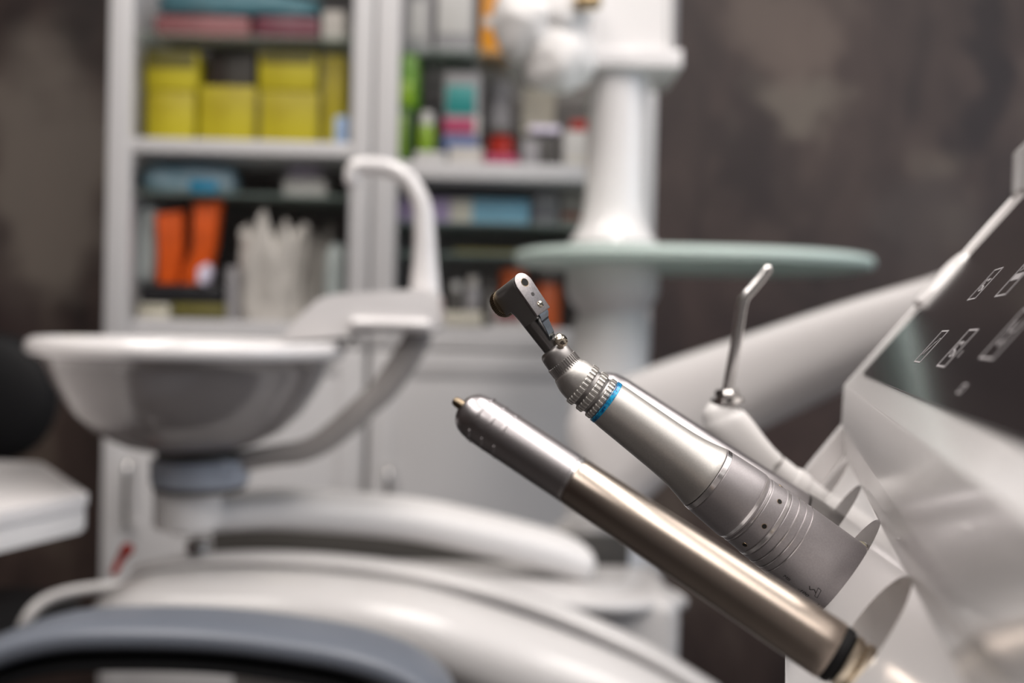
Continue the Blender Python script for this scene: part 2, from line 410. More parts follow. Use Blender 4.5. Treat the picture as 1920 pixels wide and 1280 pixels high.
carton('open_carton', 'dark brown open carton on the low yellow box', 'box', 392, 98, 480, 160, M['brown'], zc(424, 162, 1.88)+.001, d=1.90, bands=[('flap', .4, .1, .98, .98, M['darkbox'])])
carton('cardboard_box', 'yellow box right of the low one, lower of its pair', 'box', 483, 172, 597, 258, M['yellow'], ZS1, d=1.87, group=G, bands=[('edge_strip', .0, .05, .06, .95, M['olive'])])
carton('cardboard_box', 'yellow box, upper of the pair right of the brown carton', 'box', 486, 100, 595, 170, M['yellow'], zc(537, 172, 1.87)+.001, d=1.87, group=G, bands=[('print_band', .05, .0, .95, .3, M['olive'])])
carton('cardboard_box', 'yellow box squeezed against the right side of the left cabinet', 'box', 600, 104, 648, 258, M['yellow'], ZS1, d=1.885, group=G, bands=[('edge_strip', .0, .0, .2, 1, M['olive'])])
carton('small_pack', 'tiny pale blue pack at the right end of the yellow boxes', 'pack', 628, 218, 652, 262, M['blueish'], ZS1, d=1.835, th=.03)
# flat packs on the upper glass shelf
for (a, b, c, d_, m, lab) in [(290, 30, 470, 60, M['pink'], 'flat dusty pink pack under the teal bag, left one'), (478, 32, 600, 60, M['maroon'], 'flat dark red pack under the teal bag'), (604, 20, 648, 60, M['kraft'], 'small beige pack beside the dark red pack')]:
    carton('flat_pack', lab, 'pack', a, b, c, d_, m, ZG1, d=1.86, th=.10, bev=.008)
def soft_pack(name, label, px0, py0, px1, py1, m, base, d=1.87, ry=.05, seed=1, amp=.12, cat='pack', nn=4.0, extra=None):
    x0, x1 = rx(px0, px1, (py0+py1)/2, d); z1 = zc((px0+px1)/2, py0, d); y = yc(d)+ry; hz = (z1-base)/2; hx = (x1-x0)/2
    bm = bmesh.new(); bmesh.ops.create_uvsphere(bm, u_segments=32, v_segments=20, radius=1)
    for v in bm.verts:
        q = v.co.copy(); k = (abs(q.x)**nn+abs(q.y)**nn+abs(q.z)**nn)**(-1/nn); q *= k
        w = 1-amp*.5+amp*noise.noise(q*2.2+Vector((seed*2.3, seed, 1)))
        zz = q.z*(w if q.z > 0 else 1.0)
        v.co = Vector(((x0+x1)/2+q.x*hx*w, y+q.y*ry*w, base+.0006+hz+zz*hz))
    o = link(name, bm, m, smooth=60)
    return tag(o, label, cat)
zt = zc(450, 28, 1.86)
soft_pack('plastic_bag', 'teal plastic bag lying on the pink packs in the left cabinet', 280, -18, 602, 27, M['teal'], zc(380, 30, 1.86)+.0005, d=1.862, seed=2)
# middle compartment of the left cabinet
t_ = soft_pack('wipes_bag', 'pale blue plastic bag on the glass shelf of the left cabinet', 254, 302, 440, 352, M['paleblue'], ZG2, d=1.85, seed=4)
carton('small_pack', 'bright blue pack in front of the pale blue bag', 'pack', 355, 338, 408, 358, M['cyan'], ZG2, d=1.835, th=.01)
carton('label_tray', 'small white tray right on the left cabinet glass shelf', 'tray', 530, 334, 612, 360, M['whitebox'], ZG2, d=1.86, th=.07, bev=.006, bands=[('front_lip', .02, .05, .98, .2, M['whitebox'])])
soft_pack('film_pouch', 'shiny crumpled pouch lying in the small white tray', 528, 306, 606, 336, M['lilacwhite'], zc(570, 334, 1.86)+.001, d=1.87, ry=.025, seed=8, amp=.5, cat='pouch', nn=2.5)
# orange packs, standing on a black box
bb, zbb = carton('black_case', 'black flat case under the orange packs', 'case', 262, 534, 414, 568, M['blackgloss'], zc(340, 566, 1.86), d=1.86, th=.12)
carton('storage_box', 'small cream box below the black case, at the cabinet left side', 'box', 256, 570, 316, 604, M['cream'], ZB, d=1.86, th=.12, bands=[('print_line', .1, .3, .9, .45, M['olive'])])
zz = zc(340, 567, 1.86)
carton('storage_box', 'olive box below the black case with dark band', 'box', 322, 570, 420, 604, M['olive'], ZB, d=1.86, th=.12, bands=[('dark_band', .0, .62, 1, .85, M['blackgloss'])])
carton('tall_box', 'narrow grey blue box beside the black case', 'box', 424, 500, 446, 604, M['greybox'], ZB, d=1.87, th=.12)
def opack(pts, label, m, d):
    y = yc(d)
    poly = [(P(a, b, d).x, P(a, b, d).z) for a, b in pts]
    mz = min(p[1] for p in poly); poly = [(a, b-mz+zbb+.0008) for a, b in poly]
    o = link('hanging_pack', prism(poly, lambda x, z: Vector((x, y, z)), lambda x, z: Vector((x, y+.035, z)), bev=.004), m)
    return tag(o, label, 'pack', 'orange packs on the black case')
opack([(290, 398), (345, 392), (340, 470), (332, 530), (292, 530), (302, 470)], 'orange upright pack on the black case, left one', M['orange'], 1.872)
opack([(362, 380), (412, 376), (402, 450), (385, 532), (338, 532), (345, 496), (366, 470)], 'orange upright pack on the black case, leaning right one', M['orange'], 1.862)
opack([(372, 462), (388, 452), (394, 470), (384, 492), (370, 488)], 'small white pack in front of the right orange pack', M['lilacwhite'], 1.845)
soft_pack('pouch_roll', 'grey clear bag at the left side of the orange packs', 252, 380, 292, 532, M['clear'], zbb, d=1.89, ry=.03, seed=5, cat='bag')
# paper bundle
k = 0
for (a, b, c, lab) in [(434, 402, 566, 'crumpled off white paper bundle beside the grey blue box'), (516, 414, 618, 'crumpled off white paper bundle at the right, behind the first one')]:
    d = 1.845+.10*(k % 2); x0, x1 = rx(a, c, 500, d); z1 = zc((a+c)/2, b, d); y = yc(d)+.042; bm = bmesh.new(); N = 40; rings = []
    for s in range(22):
        f = s/21; z = ZB+.0006+(z1-ZB)*f; ring = []
        wv = .84+.14*f
        for i in range(N):
            th = 2*PI*i/N; q = Vector((math.cos(th), math.sin(th), f*2.4))
            r = wv*(1+.10*noise.noise(q*1.6+Vector((k*4.2, 0, 0)))+.22*noise.noise(Vector((q.x*3.5+k, q.y*3.5, f*1.2))))*(1 if s < 21 else .8)
            if s == 0: r *= .95
            ring.append(bm.verts.new(((x0+x1)/2+(x1-x0)/2*r*math.cos(th)*.98, y+.040*r*math.sin(th), ZB+.0006+(z-ZB-.0006)*(.88+.30*noise.noise(Vector((math.cos(th)*2.2+k*3, math.sin(th)*2.2, 0)))))))
        rings.append(ring)
    for A, B in zip(rings, rings[1:]):
        for i in range(N): bm.faces.new((A[i], A[(i+1) % N], B[(i+1) % N], B[i]))
    bm.faces.new(rings[0][::-1]); bm.faces.new(rings[-1])
    tag(link('paper_bundle', bm, M['kraft'] if k == 0 else M['kraft'], smooth=50), lab, 'bundle', 'paper bundles in the left cabinet'); k += 1
soft_pack('plastic_bag', 'clear greenish plastic bag at the right of the paper bundles', 604, 452, 646, 600, M['clear'], ZB, d=1.88, ry=.04, seed=9, cat='bag')

# right cabinet, top
carton('cardboard_box', 'grey white box on the top glass shelf of the right cabinet, leftmost', 'box', 748, -40, 812, 92, M['greybox'], ZG3, bands=[('label', .3, .3, .8, .8, M['whitebox'])])
carton('cardboard_box', 'wide lilac grey box on the top glass shelf, beside the orange one', 'box', 818, -40, 890, 92, M['greybox'], ZG3, d=1.87, bands=[('label', .06, .1, .92, .74, M['whitebox'])])
carton('cardboard_box', 'orange amber box on the top glass shelf of the right cabinet', 'box', 902, -40, 955, 92, M['amber'], ZG3, d=1.875, bands=[('label', .1, .5, .6, .64, M['whitebox'])])
o, zg = carton('cardboard_box', 'dark green low carton beneath the bright green one', 'box', 742, 204, 768, 304, M['dgreen'], ZS2, d=1.825, bands=[('print_panel', .0, .1, .7, .9, M['lime'])])
carton('cardboard_box', 'bright green carton at the left of the right cabinet', 'box', 738, 103, 782, 200, M['green'], zg+.001, d=1.825, bands=[('print_panel', .1, .5, .8, .95, M['lime'])])
def bottle(label, pxc, py0, hw, base, body, cap, d=1.88, cat='bottle', name='bottle', neck=.45, capf=.2):
    x = xc(pxc, 260, d); z1 = zc(pxc, py0, d); r = hw*d/F; y = yc(d)+r; H = z1-base; t = thing(name, label, cat, (x, y, base+.0006)); b0 = base+.0006
    link('body', vlathe([(b0, r*.9), (b0+H*.03, r), (b0+H*.68, r), (b0+H*.76, r*.8), (b0+H*(1-capf), r*neck)], x, y, 32), body, t)
    link('cap', vlathe([(b0+H*(1-capf), r*neck*1.2), (b0+H*.98, r*neck*1.1), (b0+H, r*neck*.8)], x, y, 24), cap, t)
    return t
bottle('lime green bottle with white cap beside the green cartons', 798, 208, 17, ZS2, M['lime'], M['whitebox'], neck=.7, capf=.25, d=1.84)
carton('product_box', 'tall box printed turquoise, pink and blue', 'box', 832, 136, 900, 300, M['greybox'], ZS2, bands=[('turquoise_print', .06, .14, .86, .44, M['turq']), ('pink_print', .0, .48, .86, .64, M['magenta']), ('blue_print', .0, .66, .95, .84, M['navy']), ('white_corner', .86, .45, 1.0, .66, M['whitebox'])])
bottle('grey jar with dull lid behind the red jar', 934, 152, 24, ZS2, M['greybox'], M['greybox'], d=1.95, name='jar', cat='jar', neck=.9, capf=.15)
bottle('red jar with dark lid on the white shelf', 940, 236, 25, ZS2, M['red'], M['darkbox'], d=1.86, name='jar', cat='jar', neck=.95, capf=.2)
carton('flat_pack', 'thin pink pack at the foot of the red jar', 'pack', 908, 290, 972, 304, M['magenta'], ZS2, d=1.825, th=.03)
carton('product_box', 'dark charcoal box right of the red jar', 'box', 976, 252, 1044, 304, M['darkbox'], ZS2, d=1.86, bands=[('grey_print', .04, .2, .5, .9, M['greybox'])])
o, zb_ = carton('product_box', 'white box with lilac front on the charcoal box', 'box', 992, 236, 1050, 262, M['lilacwhite'], zc(1010, 252, 1.86)+.001, d=1.85, th=.08)
carton('product_box', 'cream tall box behind the lilac box', 'box', 978, 166, 1040, 300, M['cream'], ZS2, d=1.99, th=.1)
o, zr = carton('product_box', 'cream white box at the right end of the white shelf', 'box', 1056, 246, 1120, 304, M['whitebox'], ZS2, d=1.86, bands=[('print_line', .1, .7, .9, .8, M['cream'])])
carton('small_pack', 'small red pack on the cream white box', 'pack', 1070, 226, 1108, 246, M['red'], zr+.001, d=1.87, th=.06)
carton('small_box', 'low white box in front of the lime bottle', 'box', 778, 284, 834, 306, M['whitebox'], ZS2, d=1.815, th=.03)
carton('small_box', 'low grey beige box beside the turquoise printed box', 'box', 842, 276, 905, 304, M['kraft'], ZS2, d=1.835, th=.04)
# right cabinet, lower
carton('long_carton', 'long flat carton half lilac half light blue', 'box', 738, 372, 992, 412, M['lilac'], ZG4, d=1.86, th=.1, bands=[('cream_panel', .42, .05, .58, .95, M['cream']), ('blue_panel', .58, .0, 1.0, .98, M['skyblue'])])
carton('product_box', 'grey white box right of the long lilac carton', 'box', 998, 361, 1046, 412, M['greybox'], ZG4, d=1.88, bands=[('print_line', .1, .2, .9, .3, M['whitebox'])])
carton('product_box', 'taupe box beside the column on the glass shelf', 'box', 1050, 362, 1098, 412, M['kraft'], ZG4, d=1.90, bands=[('rust_print', .1, .6, .8, .75, M['rust'])])
k = 0
for (a, b, m, lab) in [(850, 1000, M['olive'], 'thin yellow brown pencil lying on the lower glass shelf'), (912, 1010, M['lilacwhite'], 'thin white pen lying on the lower glass shelf'), (940, 985, M['navy'], 'short blue pen lying on the lower glass shelf')]:
    d = 1.85+.02*k
    o = link('pen', lathe([(0, .001), (.006, .0035), (abs(xc(b, 465, d)-xc(a, 465, d))-.004, .0035), (abs(xc(b, 465, d)-xc(a, 465, d)), .002)], Vector((xc(a, 465, d), yc(d), ZG5+.0042)), Vector((1, 0, 0)), n=12), m)
    tag(o, lab, 'pen', 'pens on the lower glass shelf'); k += 1
k = 0
for (c, t0, hw, body, cap, lab) in [(862, 528, 14, M['darkbox'], M['whitebox'], 'dark small bottle with white cap on the cabinet floor shelf'), (893, 518, 15, M['greybox'], M['kraft'], 'pale small jar between dark bottle and black bottle'), (925, 526, 14, M['darkbox'], M['darkbox'], 'black small bottle left of the rust orange jar')]:
    bottle(lab, c, t0, hw, ZB, body, cap, neck=.6, d=1.87)
bottle('rust orange jar on the bottom shelf behind the handpiece head', 968, 505, 24, ZB, M['rust'], M['rust'], name='jar', cat='jar', neck=.9, d=1.87)
bottle('second rust orange jar nearer the column', 1034, 508, 26, ZB, M['rust'], M['darkbox'], name='jar', cat='jar', neck=.9, d=1.89)
carton('small_box', 'low olive yellow box on the bottom shelf of the right cabinet', 'box', 822, 584, 905, 604, M['cream'], ZB, d=1.82, th=.04)
carton('small_box', 'low cream box with pinkish print near the handpiece head', 'box', 922, 562, 1000, 606, M['whitebox'], ZB, d=1.83, th=.04, bands=[('pink_print', .1, .3, .7, .8, M['pink'])])

# --------------------------------------------------- column, tray and lamp
DP = 1.50
sp = DP/F
def lp(px, py, r, d=DP): return (P(px, py, d).z, r*d/F)
cx, cy = xc(1148, 520, DP), yc(DP)
col = thing('column', 'thick white upright column with flared collar carrying the frosted glass tray', 'column', (cx, cy, 0))
pr = [lp(1141, 458, 84), lp(1141, 448, 78), lp(1141, 436, 70), lp(1141, 420, 63), lp(1141, 400, 59), lp(1141, 370, 56), lp(1141, 143, 54)]
link('upper_post', vlathe(pr, cx, cy), M['white'], col)
zt0, zt1 = zc(1141, 500, DP), zc(1141, 476, DP)
pr = [(0.02, .05), (zc(1141, 1090, DP), .058), lp(1141, 960, 76), lp(1141, 606, 71), lp(1141, 594, 64), lp(1141, 584, 64), lp(1141, 572, 74), lp(1141, 560, 82), lp(1141, 545, 87), lp(1141, 520, 87), lp(1141, 500, 84), (zt0-.0005, 78*sp)]
link('lower_post', vlathe(pr, cx, cy), M['white_soft'], col)
link('collar_joint', vlathe([(zt1+.0003, 60*sp), (zc(1141, 458, DP), 66*sp)], cx, cy), M['white'], col)
# tray
x0, x1 = xc(962, 490, DP), xc(1622, 490, DP); a = (x1-x0)/2; xm = (x0+x1)/2
bm = bmesh.new(); N = 96; rings = []
for (z, k) in [(zt0, .955), (zt0+.002, .985), ((zt0+zt1)/2, 1.0), (zt1-.002, .985), (zt1, .955)]:
    rings.append([bm.verts.new((xm+a*k*math.copysign(abs(math.cos(2*PI*i/N))**.85, math.cos(2*PI*i/N)), cy+.205*k*math.copysign(abs(math.sin(2*PI*i/N))**.85, math.sin(2*PI*i/N)), z)) for i in range(N)])
for A, B in zip(rings, rings[1:]):
    for i in range(N): bm.faces.new((A[i], A[(i+1) % N], B[(i+1) % N], B[i]))
bm.faces.new(rings[0][::-1]); bm.faces.new(rings[-1])
tag(link('glass_tray', bm, M['frost']), 'oval frosted green glass tray around the white column', 'tray')
# lamp head on top
lx0, lx1 = xc(1092, 60, DP), xc(1246, 60, DP)
lh = thing('lamp_housing', 'white box shaped housing on top of the column with wider bottom flange', 'lamp', ((lx0+lx1)/2, cy, zc(1170, 146, DP)))
link('flange', box((xc(1068, 130, DP), cy-.06, zc(1170, 146, DP)), (xc(1266, 130, DP), cy+.09, zc(1170, 112, DP)), .0025, 3), M['white'], lh)
poly = roundpoly([(xc(1098, 118, DP), zc(1170, 119, DP)), (xc(1250, 118, DP), zc(1170, 119, DP)), (xc(1250, -160, DP), zc(1170, -160, DP)), (xc(1125, -160, DP), zc(1170, -160, DP))], .006)
link('shell', prism(poly, lambda x, z: Vector((x, cy-.045, z)), lambda x, z: Vector((x, cy+.07, z)), bev=.008), M['white_soft'], lh)
link('side_cover', box((xc(1251, 60, DP), cy-.03, zc(1170, 117, DP)), (xc(1264, 60, DP), cy+.07, zc(1170, -160, DP)), .004), M['greybox'], lh)
bm = bmesh.new()
def addblob(bm, c, r, seed, amp, fr):
    b = blob(c, r, seed, amp, fr, 40, 28); me = bpy.data.meshes.new('t'); b.to_mesh(me); b.free(); bm.from_mesh(me); bpy.data.meshes.remove(me)
s4 = 1.42/F
addblob(bm, P(998, 42, 1.42), (74*s4, .05, 76*s4), 3, .16, 1.5)
addblob(bm, P(1050, 104, 1.42), (66*s4, .045, 72*s4), 7, .16, 1.6)
addblob(bm, P(1048, 20, 1.42), (64*s4, .045, 74*s4), 11, .16, 1.5)
hh = link('handle_cover', bm, M['paper'], lh, smooth=70)
link('shaft', tube([(P(1040, 60, 1.43), .016, .016), (P(1100, 70, 1.47), .018, .018)], sub=2, n=20), M['white'], hh)
link('brass_fitting', lathe([(0, .008), (.01, .012), (.03, .012), (.036, .008)], P(1078, 2, 1.37), RT, n=24), M['brass'], hh)
# delivery arm
arm = thing('support_arm', 'thick tapered white support arm rising from the column to the instrument unit', 'arm', P(1150, 870, 1.28))
h = 1.25/F
link('arm_tube', tube([(P(1150, 842, 1.30), 112*1.30/F, .055), (P(1240, 786, 1.25), 100*1.25/F, .052), (P(1430, 708, 1.15), 86*1.15/F, .048), (P(1600, 640, 1.05), 74*1.05/F, .042), (P(1750, 588, .96), 66*.96/F, .036), (P(1900, 540, .88), 62*.88/F, .032), (P(2150, 560, .74), 60*.74/F, .03)], n=48, hint=UP, power=2.4), M['white'], arm)
link('joint', vlathe([(P(2150, 700, .70).z, .03), (P(2150, 520, .70).z, .032)], P(2150, 600, .70).x, P(2150, 600, .70).y, 32), M['white_soft'], arm)

# ----------------------------------------------------------- the cuspidor
DB = .95; sb = DB/F
bx, by = xc(360, 650, DB), yc(DB)
cus = thing('cuspidor', 'white spittoon bowl with curved bracket and arched filler tap', 'spittoon', (bx, by, zc(360, 985, DB)))
def zb(py): return zc(360, py, DB)
out = [(60, 848), (78, 843), (120, 832), (170, 805), (208, 768), (236, 722), (252, 690), (262, 674), (276, 668), (283, 658), (281, 644), (272, 637), (262, 641), (250, 672), (226, 722), (196, 768), (150, 802), (90, 822), (20, 832)]
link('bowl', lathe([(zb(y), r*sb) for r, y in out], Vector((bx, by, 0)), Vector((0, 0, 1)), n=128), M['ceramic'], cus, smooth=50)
nx = xc(375, 870, DB)
link('neck', vlathe([(zb(860), 80*sb), (zb(846), 78*sb)], nx, by), M['darkbox'], cus)
rimp = [(255, 676), (262, 669), (276, 667.4), (284.5, 658), (282.5, 643), (273, 635.5), (261, 640), (258, 650)]
link('bowl_rim', lathe([(zb(y), r*sb) for r, y in rimp], Vector((bx, by, 0)), Vector((0, 0, 1)), n=128, cap=False), M['white'], cus, smooth=50)  # separate rim layer stays white over the shade-darkened bowl
rg = link('neck_ring', vlathe([(zb(906), 86*sb), (zb(902), 90*sb), (zb(862), 90*sb), (zb(858), 86*sb)], nx, by), M['bluegrey'], cus)
q = P(440, 874, DB)
link('button', lathe([(0, 18), (3, 18), (4, 14), (2, 12)], Vector((q.x, by-math.sqrt(max((90*sb)**2-(q.x-nx)**2, 0))-.001, q.z)), Vector((.5, -.85, 0)), n=32, unit=sb), M['bluegrey'], rg)
link('neck_base', vlathe([(zb(916), 82*sb), (zb(907), 84*sb)], nx, by), M['darkbox'], cus)
link('stand', vlathe([(zb(988), 58*sb), (zb(982), 62*sb), (zb(925), 62*sb), (zb(916), 66*sb)], xc(352, 940, DB), by), M['cream'] if False else M['white_soft'], cus)
br = [(440, 866, 20), (520, 852, 20), (560, 847, 21), (600, 832, 22), (646, 798, 24), (690, 757, 24), (722, 727, 25), (758, 676, 26), (782, 634, 26), (790, 606, 24)]
brp = link('curved_bracket', tube([(P(x, y, DB), .014, r*sb) for x, y, r in br], n=32, hint=fw, power=3), M['bracket'], cus)
pl = [(528, 648), (560, 606), (604, 564), (622, 556), (650, 552), (812, 543), (828, 552), (830, 600), (826, 620), (800, 626), (726, 620), (660, 628), (632, 652), (600, 668)]
pl2 = roundpoly([(P(x, y, DB).x, P(x, y, DB).z) for x, y in pl], .006, 3)
link('tap_block', prism(pl2, lambda x, z: Vector((x, by-.028, z)), lambda x, z: Vector((x, by+.028, z)), bev=.006, seg=4), M['white'], cus)
link('tap_block_lip', box((P(680, 0, DB).x, by-.036, zc(750, 618, DB)), (P(828, 0, DB).x, by+.03, zc(750, 598, DB)), .006, 4), M['white'], cus)
tp = [(797, 556, 29), (797, 520, 26), (797, 480, 22), (796, 435, 20), (791, 385, 18), (768, 341, 17), (735, 318, 17), (700, 312, 17), (672, 313, 17), (662, 322, 16), (660, 338, 15)]
link('filler_tap', tube([(P(x, y, DB), r*sb, r*sb) for x, y, r in tp], n=28, hint=fw), M['white'], cus)
limb = [(330, 958, 34), (440, 950, 34), (560, 948, 36), (760, 964, 38), (900, 992, 40), (1020, 1022, 40), (1075, 1040, 38)]
la = link('swing_arm', tube([(P(x, y+6, DB+.04+.18*(x-330)/745), .045, r*(DB+.04)/F) for x, y, r in limb], n=40, hint=fw, power=2.8), M['white_soft'], cus)
link('hinge_knob', lathe([(0, 16), (6, 22), (26, 22), (32, 14)], P(372, 1008, DB), -UP, n=28, unit=sb), M['steelgrey'], la)
# ----------------------------------------------------------- the console
DC = 1.22
con = thing('console', 'large glossy white console body with curved hood, under the spittoon', 'console', (P(760, 1200, DC).x, P(760, 1200, DC).y, 0))
def yz(px, d): return xc(px, 1150, d)
bm = box((yz(430, 1.1), yc(1.10), .0), (yz(1281, 1.1), yc(1.27), P(1150, 1122, 1.10).z), .02, 5)
link('body', bm, M['console'], con)
link('gap_shade_box', box((xc(398, 1020, 1.30), yc(1.29), P(800, 1100, 1.30).z), (xc(1180, 1020, 1.30), yc(1.31), P(450, 985, 1.30).z), .003), M['darkbox'], con)  # dark box added to stand for the shadow between swing arm and console
link('top_rim', tube([(P(395, 1068, .98), .03, .009), (P(560, 1070, 1.0), .032, .009), (P(760, 1086, 1.04), .035, .010), (P(960, 1108, 1.08), .04, .011), (P(1130, 1120, 1.12), .045, .012), (P(1232, 1112, 1.18), .045, .012)], n=32, hint=fw, power=2.6), M['console'], con)
link('column_base', vlathe([(zc(1141, 1108, DP-.15), .085), (zc(1141, 1080, DP-.15), .088), (zc(1141, 1040, DP-.15), .084), (zc(1141, 1010, DP-.15), .072), (zc(1141, 985, DP-.15), .052)], xc(1135, 1040, DP-.15), yc(DP-.1), 48), M['console'], con)
hd = [(206, 1196, 50), (236, 1146, 50), (300, 1126, 52), (420, 1124, 55), (560, 1133, 60), (700, 1152, 64), (820, 1182, 69), (1050, 1274, 82), (1200, 1352, 92), (1300, 1424, 100)]
link('hood', tube([(P(x, y, .93), .055, r*.93/F) for x, y, r in hd], n=48, hint=fw, power=2.4), M['console'], con)
rd = [(262, 1066, 8), (330, 1052, 9), (450, 1045, 10), (574, 1048, 11), (700, 1060, 12), (820, 1080, 13), (950, 1113, 14), (1080, 1160, 14), (1220, 1226, 15), (1340, 1300, 16)]
link('hood_ridge', tube([(P(x, y, .96), .020, r*.96/F) for x, y, r in rd], n=32, hint=fw, power=2.2), M['console'], con)
link('groove_shade', tube([(P(x, y+16+r*.5, 1.0), .020, 10*.96/F) for x, y, r in rd], n=24, hint=fw, power=2.2), M['greybox'], con)  # grey strip laid behind the groove to stand for its shade
link('red_lever', tube([(P(214, 1072, .93), .0035, .0035), (P(226, 1048, .95), .0042, .0042), (P(238, 1030, .95), .0065, .0065)], n=16, sub=4), M['red'], con)
# -------------------------------------------------- backrest in front
DA = .72; sa = DA/F
ar = thing('chair_armrest', 'blue grey padded chair armrest with black underside, in the bottom left corner', 'armrest', (P(350, 1200, DA).x, P(350, 1200, DA).y, 0))
pad = [(-160, 1330), (-90, 1262), (0, 1220), (90, 1190), (200, 1176), (400, 1179), (580, 1200), (700, 1226), (780, 1262), (826, 1312), (840, 1400)]
link('pad', tube([(P(x, y, DA), .034, 27*sa) for x, y in pad], n=40, hint=fw, power=3.0), M['vinyl'], ar)
blk = [(-160, 1372), (-90, 1302), (0, 1256), (90, 1228), (200, 1216), (400, 1219), (560, 1238), (660, 1260), (720, 1300), (750, 1400)]
link('underside', tube([(P(x, y+14, DA-.002), .026, 13*sa) for x, y in blk], n=32, hint=fw, power=3.0), M['black'], ar)
link('post', vlathe([(0.0, .06), (.02, .06), (.03, .025), (P(-140, 1360, DA).z, .025)], P(-140, 1360, DA).x, P(-140, 1360, DA).y, 32), M['black'], ar)
# -------------------------------------------------- side table, stool
zt_, zb_ = P(150, 926, .85).z, P(165, 996, .85).z
tb = thing('side_table', 'white side table top with rounded corner at the left edge', 'table', (-.62, .85, 0))
pol = roundpoly([(-.358, .85), (-.485, 1.03), (-.85, 1.06), (-.85, .58), (-.455, .58)], [.012, .02, .02, .02, .02], 5)
zm = zt_-(zt_-zb_)*.38
link('table_top', prism(pol, lambda x, y: Vector((x, y, zm+.0008)), lambda x, y: Vector((x, y, zt_)), bev=.004), M['white'], tb)
pol2 = [(-.62+(x+.62)*.992, .82+(y-.82)*.992) for x, y in pol]
link('table_apron', prism(pol2, lambda x, y: Vector((x, y, zb_)), lambda x, y: Vector((x, y, zm)), bev=.004), M['white_soft'], tb)
link('pedestal', vlathe([(0, .12), (.02, .12), (.03, .03), (zb_, .03)], -.66, .82, 32), M['steelgrey'], tb)
st = thing('stool', 'black round backed stool standing at the left edge', 'stool', (P(-40, 745, 1.45).x, P(0, 745, 1.45).y, 0))
link('backrest', lathe([(-.03, .02), (-.028, .07), (-.018, .088), (0, .095), (.018, .088), (.028, .07), (.03, .02)], P(-12, 745, 1.45), fw, n=48), M['black'], st)
link('back_post', tube([(P(-28, 800, 1.50), .012, .012), (P(-28, 1000, 1.50), .012, .012), (P(-60, 1120, 1.45), .012, .012)], n=16, sub=4, hint=fw), M['black'], st)
xs_, ys_ = P(-60, 745, 1.45).x, P(0, 745, 1.45).y
link('seat', vlathe([(P(0, 1150, 1.45).z-.05, .14), (P(0, 1150, 1.45).z-.04, .16), (P(0, 1150, 1.45).z-.01, .16), (P(0, 1150, 1.45).z, .14)], xs_, ys_, 48), M['black'], st)
link('gas_lift', vlathe([(.02, .03), (P(0, 1150, 1.45).z-.05, .03)], xs_, ys_, 24), M['steelgrey'], st)
link('foot_base', vlathe([(.0, .22), (.03, .20), (.05, .04)], xs_, ys_, 32), M['steelgrey'], st)
o = link('curved_rail', tube([(P(34, 1215, 1.15), .007, .007), (P(48, 1165, 1.15), .007, .007), (P(78, 1130, 1.17), .007, .007), (P(130, 1110, 1.2), .007, .007), (P(210, 1100, 1.22), .007, .007), (P(300, 1100, 1.23), .007, .007)], n=16, sub=8), M['white_soft'], con)

# ------------------------------------------------------ instrument unit
VX, VY = 1470, 638
def H(px, py, Y, off=0.0, nrm=None):
    """a point of the unit's cross-section (measured at its far end, 0.40 m away) carried along the unit to distance Y"""
    p = cv((px-960)*.4/F + (VX-960)/F*(Y-.4), (py-640)*.4/F + (VY-640)/F*(Y-.4), Y)
    return p if nrm is None else p + nrm*off
unit = thing('instrument_unit', 'white dental instrument unit with black control panel and handpiece holders', 'dental unit', H(1750, 1100, .25))
prof = [(1577, 797), (1580, 846), (1471, 1000), (1478, 1120), (1580, 1260), (2300, 1300), (2300, 262), (1926, 262), (1901, 286), (1898, 362), (1906, 368), (1583, 722)]
rads = [3, 3, 8, 20, 30, 0, 0, 6, 6, 6, 0, 5]
hp = roundpoly(prof, rads, 4)
bm = prism(hp, lambda x, y: H(x, y, .388), lambda x, y: H(x, y, .045))
prof2 = [(1578, 795), (1516, 870), (1471, 930), (1478, 1120), (1580, 1260), (2300, 1300), (2300, 262), (1926, 262), (1901, 286), (1898, 362), (1906, 368), (1583, 722)]
hp2 = roundpoly(prof2, [3, 8, 8, 20, 30, 0, 0, 6, 6, 6, 0, 5], 4)
house = link('housing', bm, M['white'], unit, smooth=30)
cheek = link('end_cheek', prism(hp2, lambda x, y: H(x, y, .402), lambda x, y: H(x, y, .3882), bev=.0012), M['white'], unit, smooth=30)
# bores in the holder face
ax_dir = {}
def face_pt(Y, down):       # a point on the holder face, 'down' metres below its upper crease
    a, b = H(1580, 846, Y), H(1471, 1000, Y); return a + (b-a).normalized()*down
fa = (H(1580, 846, .25)-H(1471, 1000, .25)).normalized()
depthv = (H(1580, 846, .3)-H(1580, 846, .2)).normalized()
AX = (RT*.7986 - UP*.6018).normalized()
bm = bmesh.new()
rb = .0132
for Y in (.19, .25, .31, .37):
    c = face_pt(Y, .0150)
    add_lathe(bm, [(-.06, rb+.0024), (-.002, rb+.0024), (-.0006, rb+.0014), (.0012, rb+.0005), (.0035, rb), (.075, rb*.92)], c, AX, n=64)
bmesh.ops.recalc_face_normals(bm, faces=bm.faces[:])
me = bpy.data.meshes.new('cut'); bm.to_mesh(me); bm.free()
cut = bpy.data.objects.new('cut', me); C.objects.link(cut)
md = house.modifiers.new('b', 'BOOLEAN'); md.operation = 'DIFFERENCE'; md.object = cut; md.solver = 'EXACT'
bpy.context.view_layer.update()
dg = bpy.context.evaluated_depsgraph_get()
nm = bpy.data.meshes.new_from_object(house.evaluated_get(dg), depsgraph=dg)
house.modifiers.clear(); old = house.data; house.data = nm; bpy.data.meshes.remove(old)
nm.materials.clear(); nm.materials.append(M['white'])
for p in nm.polygons: p.use_smooth = True
nm.set_sharp_from_angle(angle=R(30))
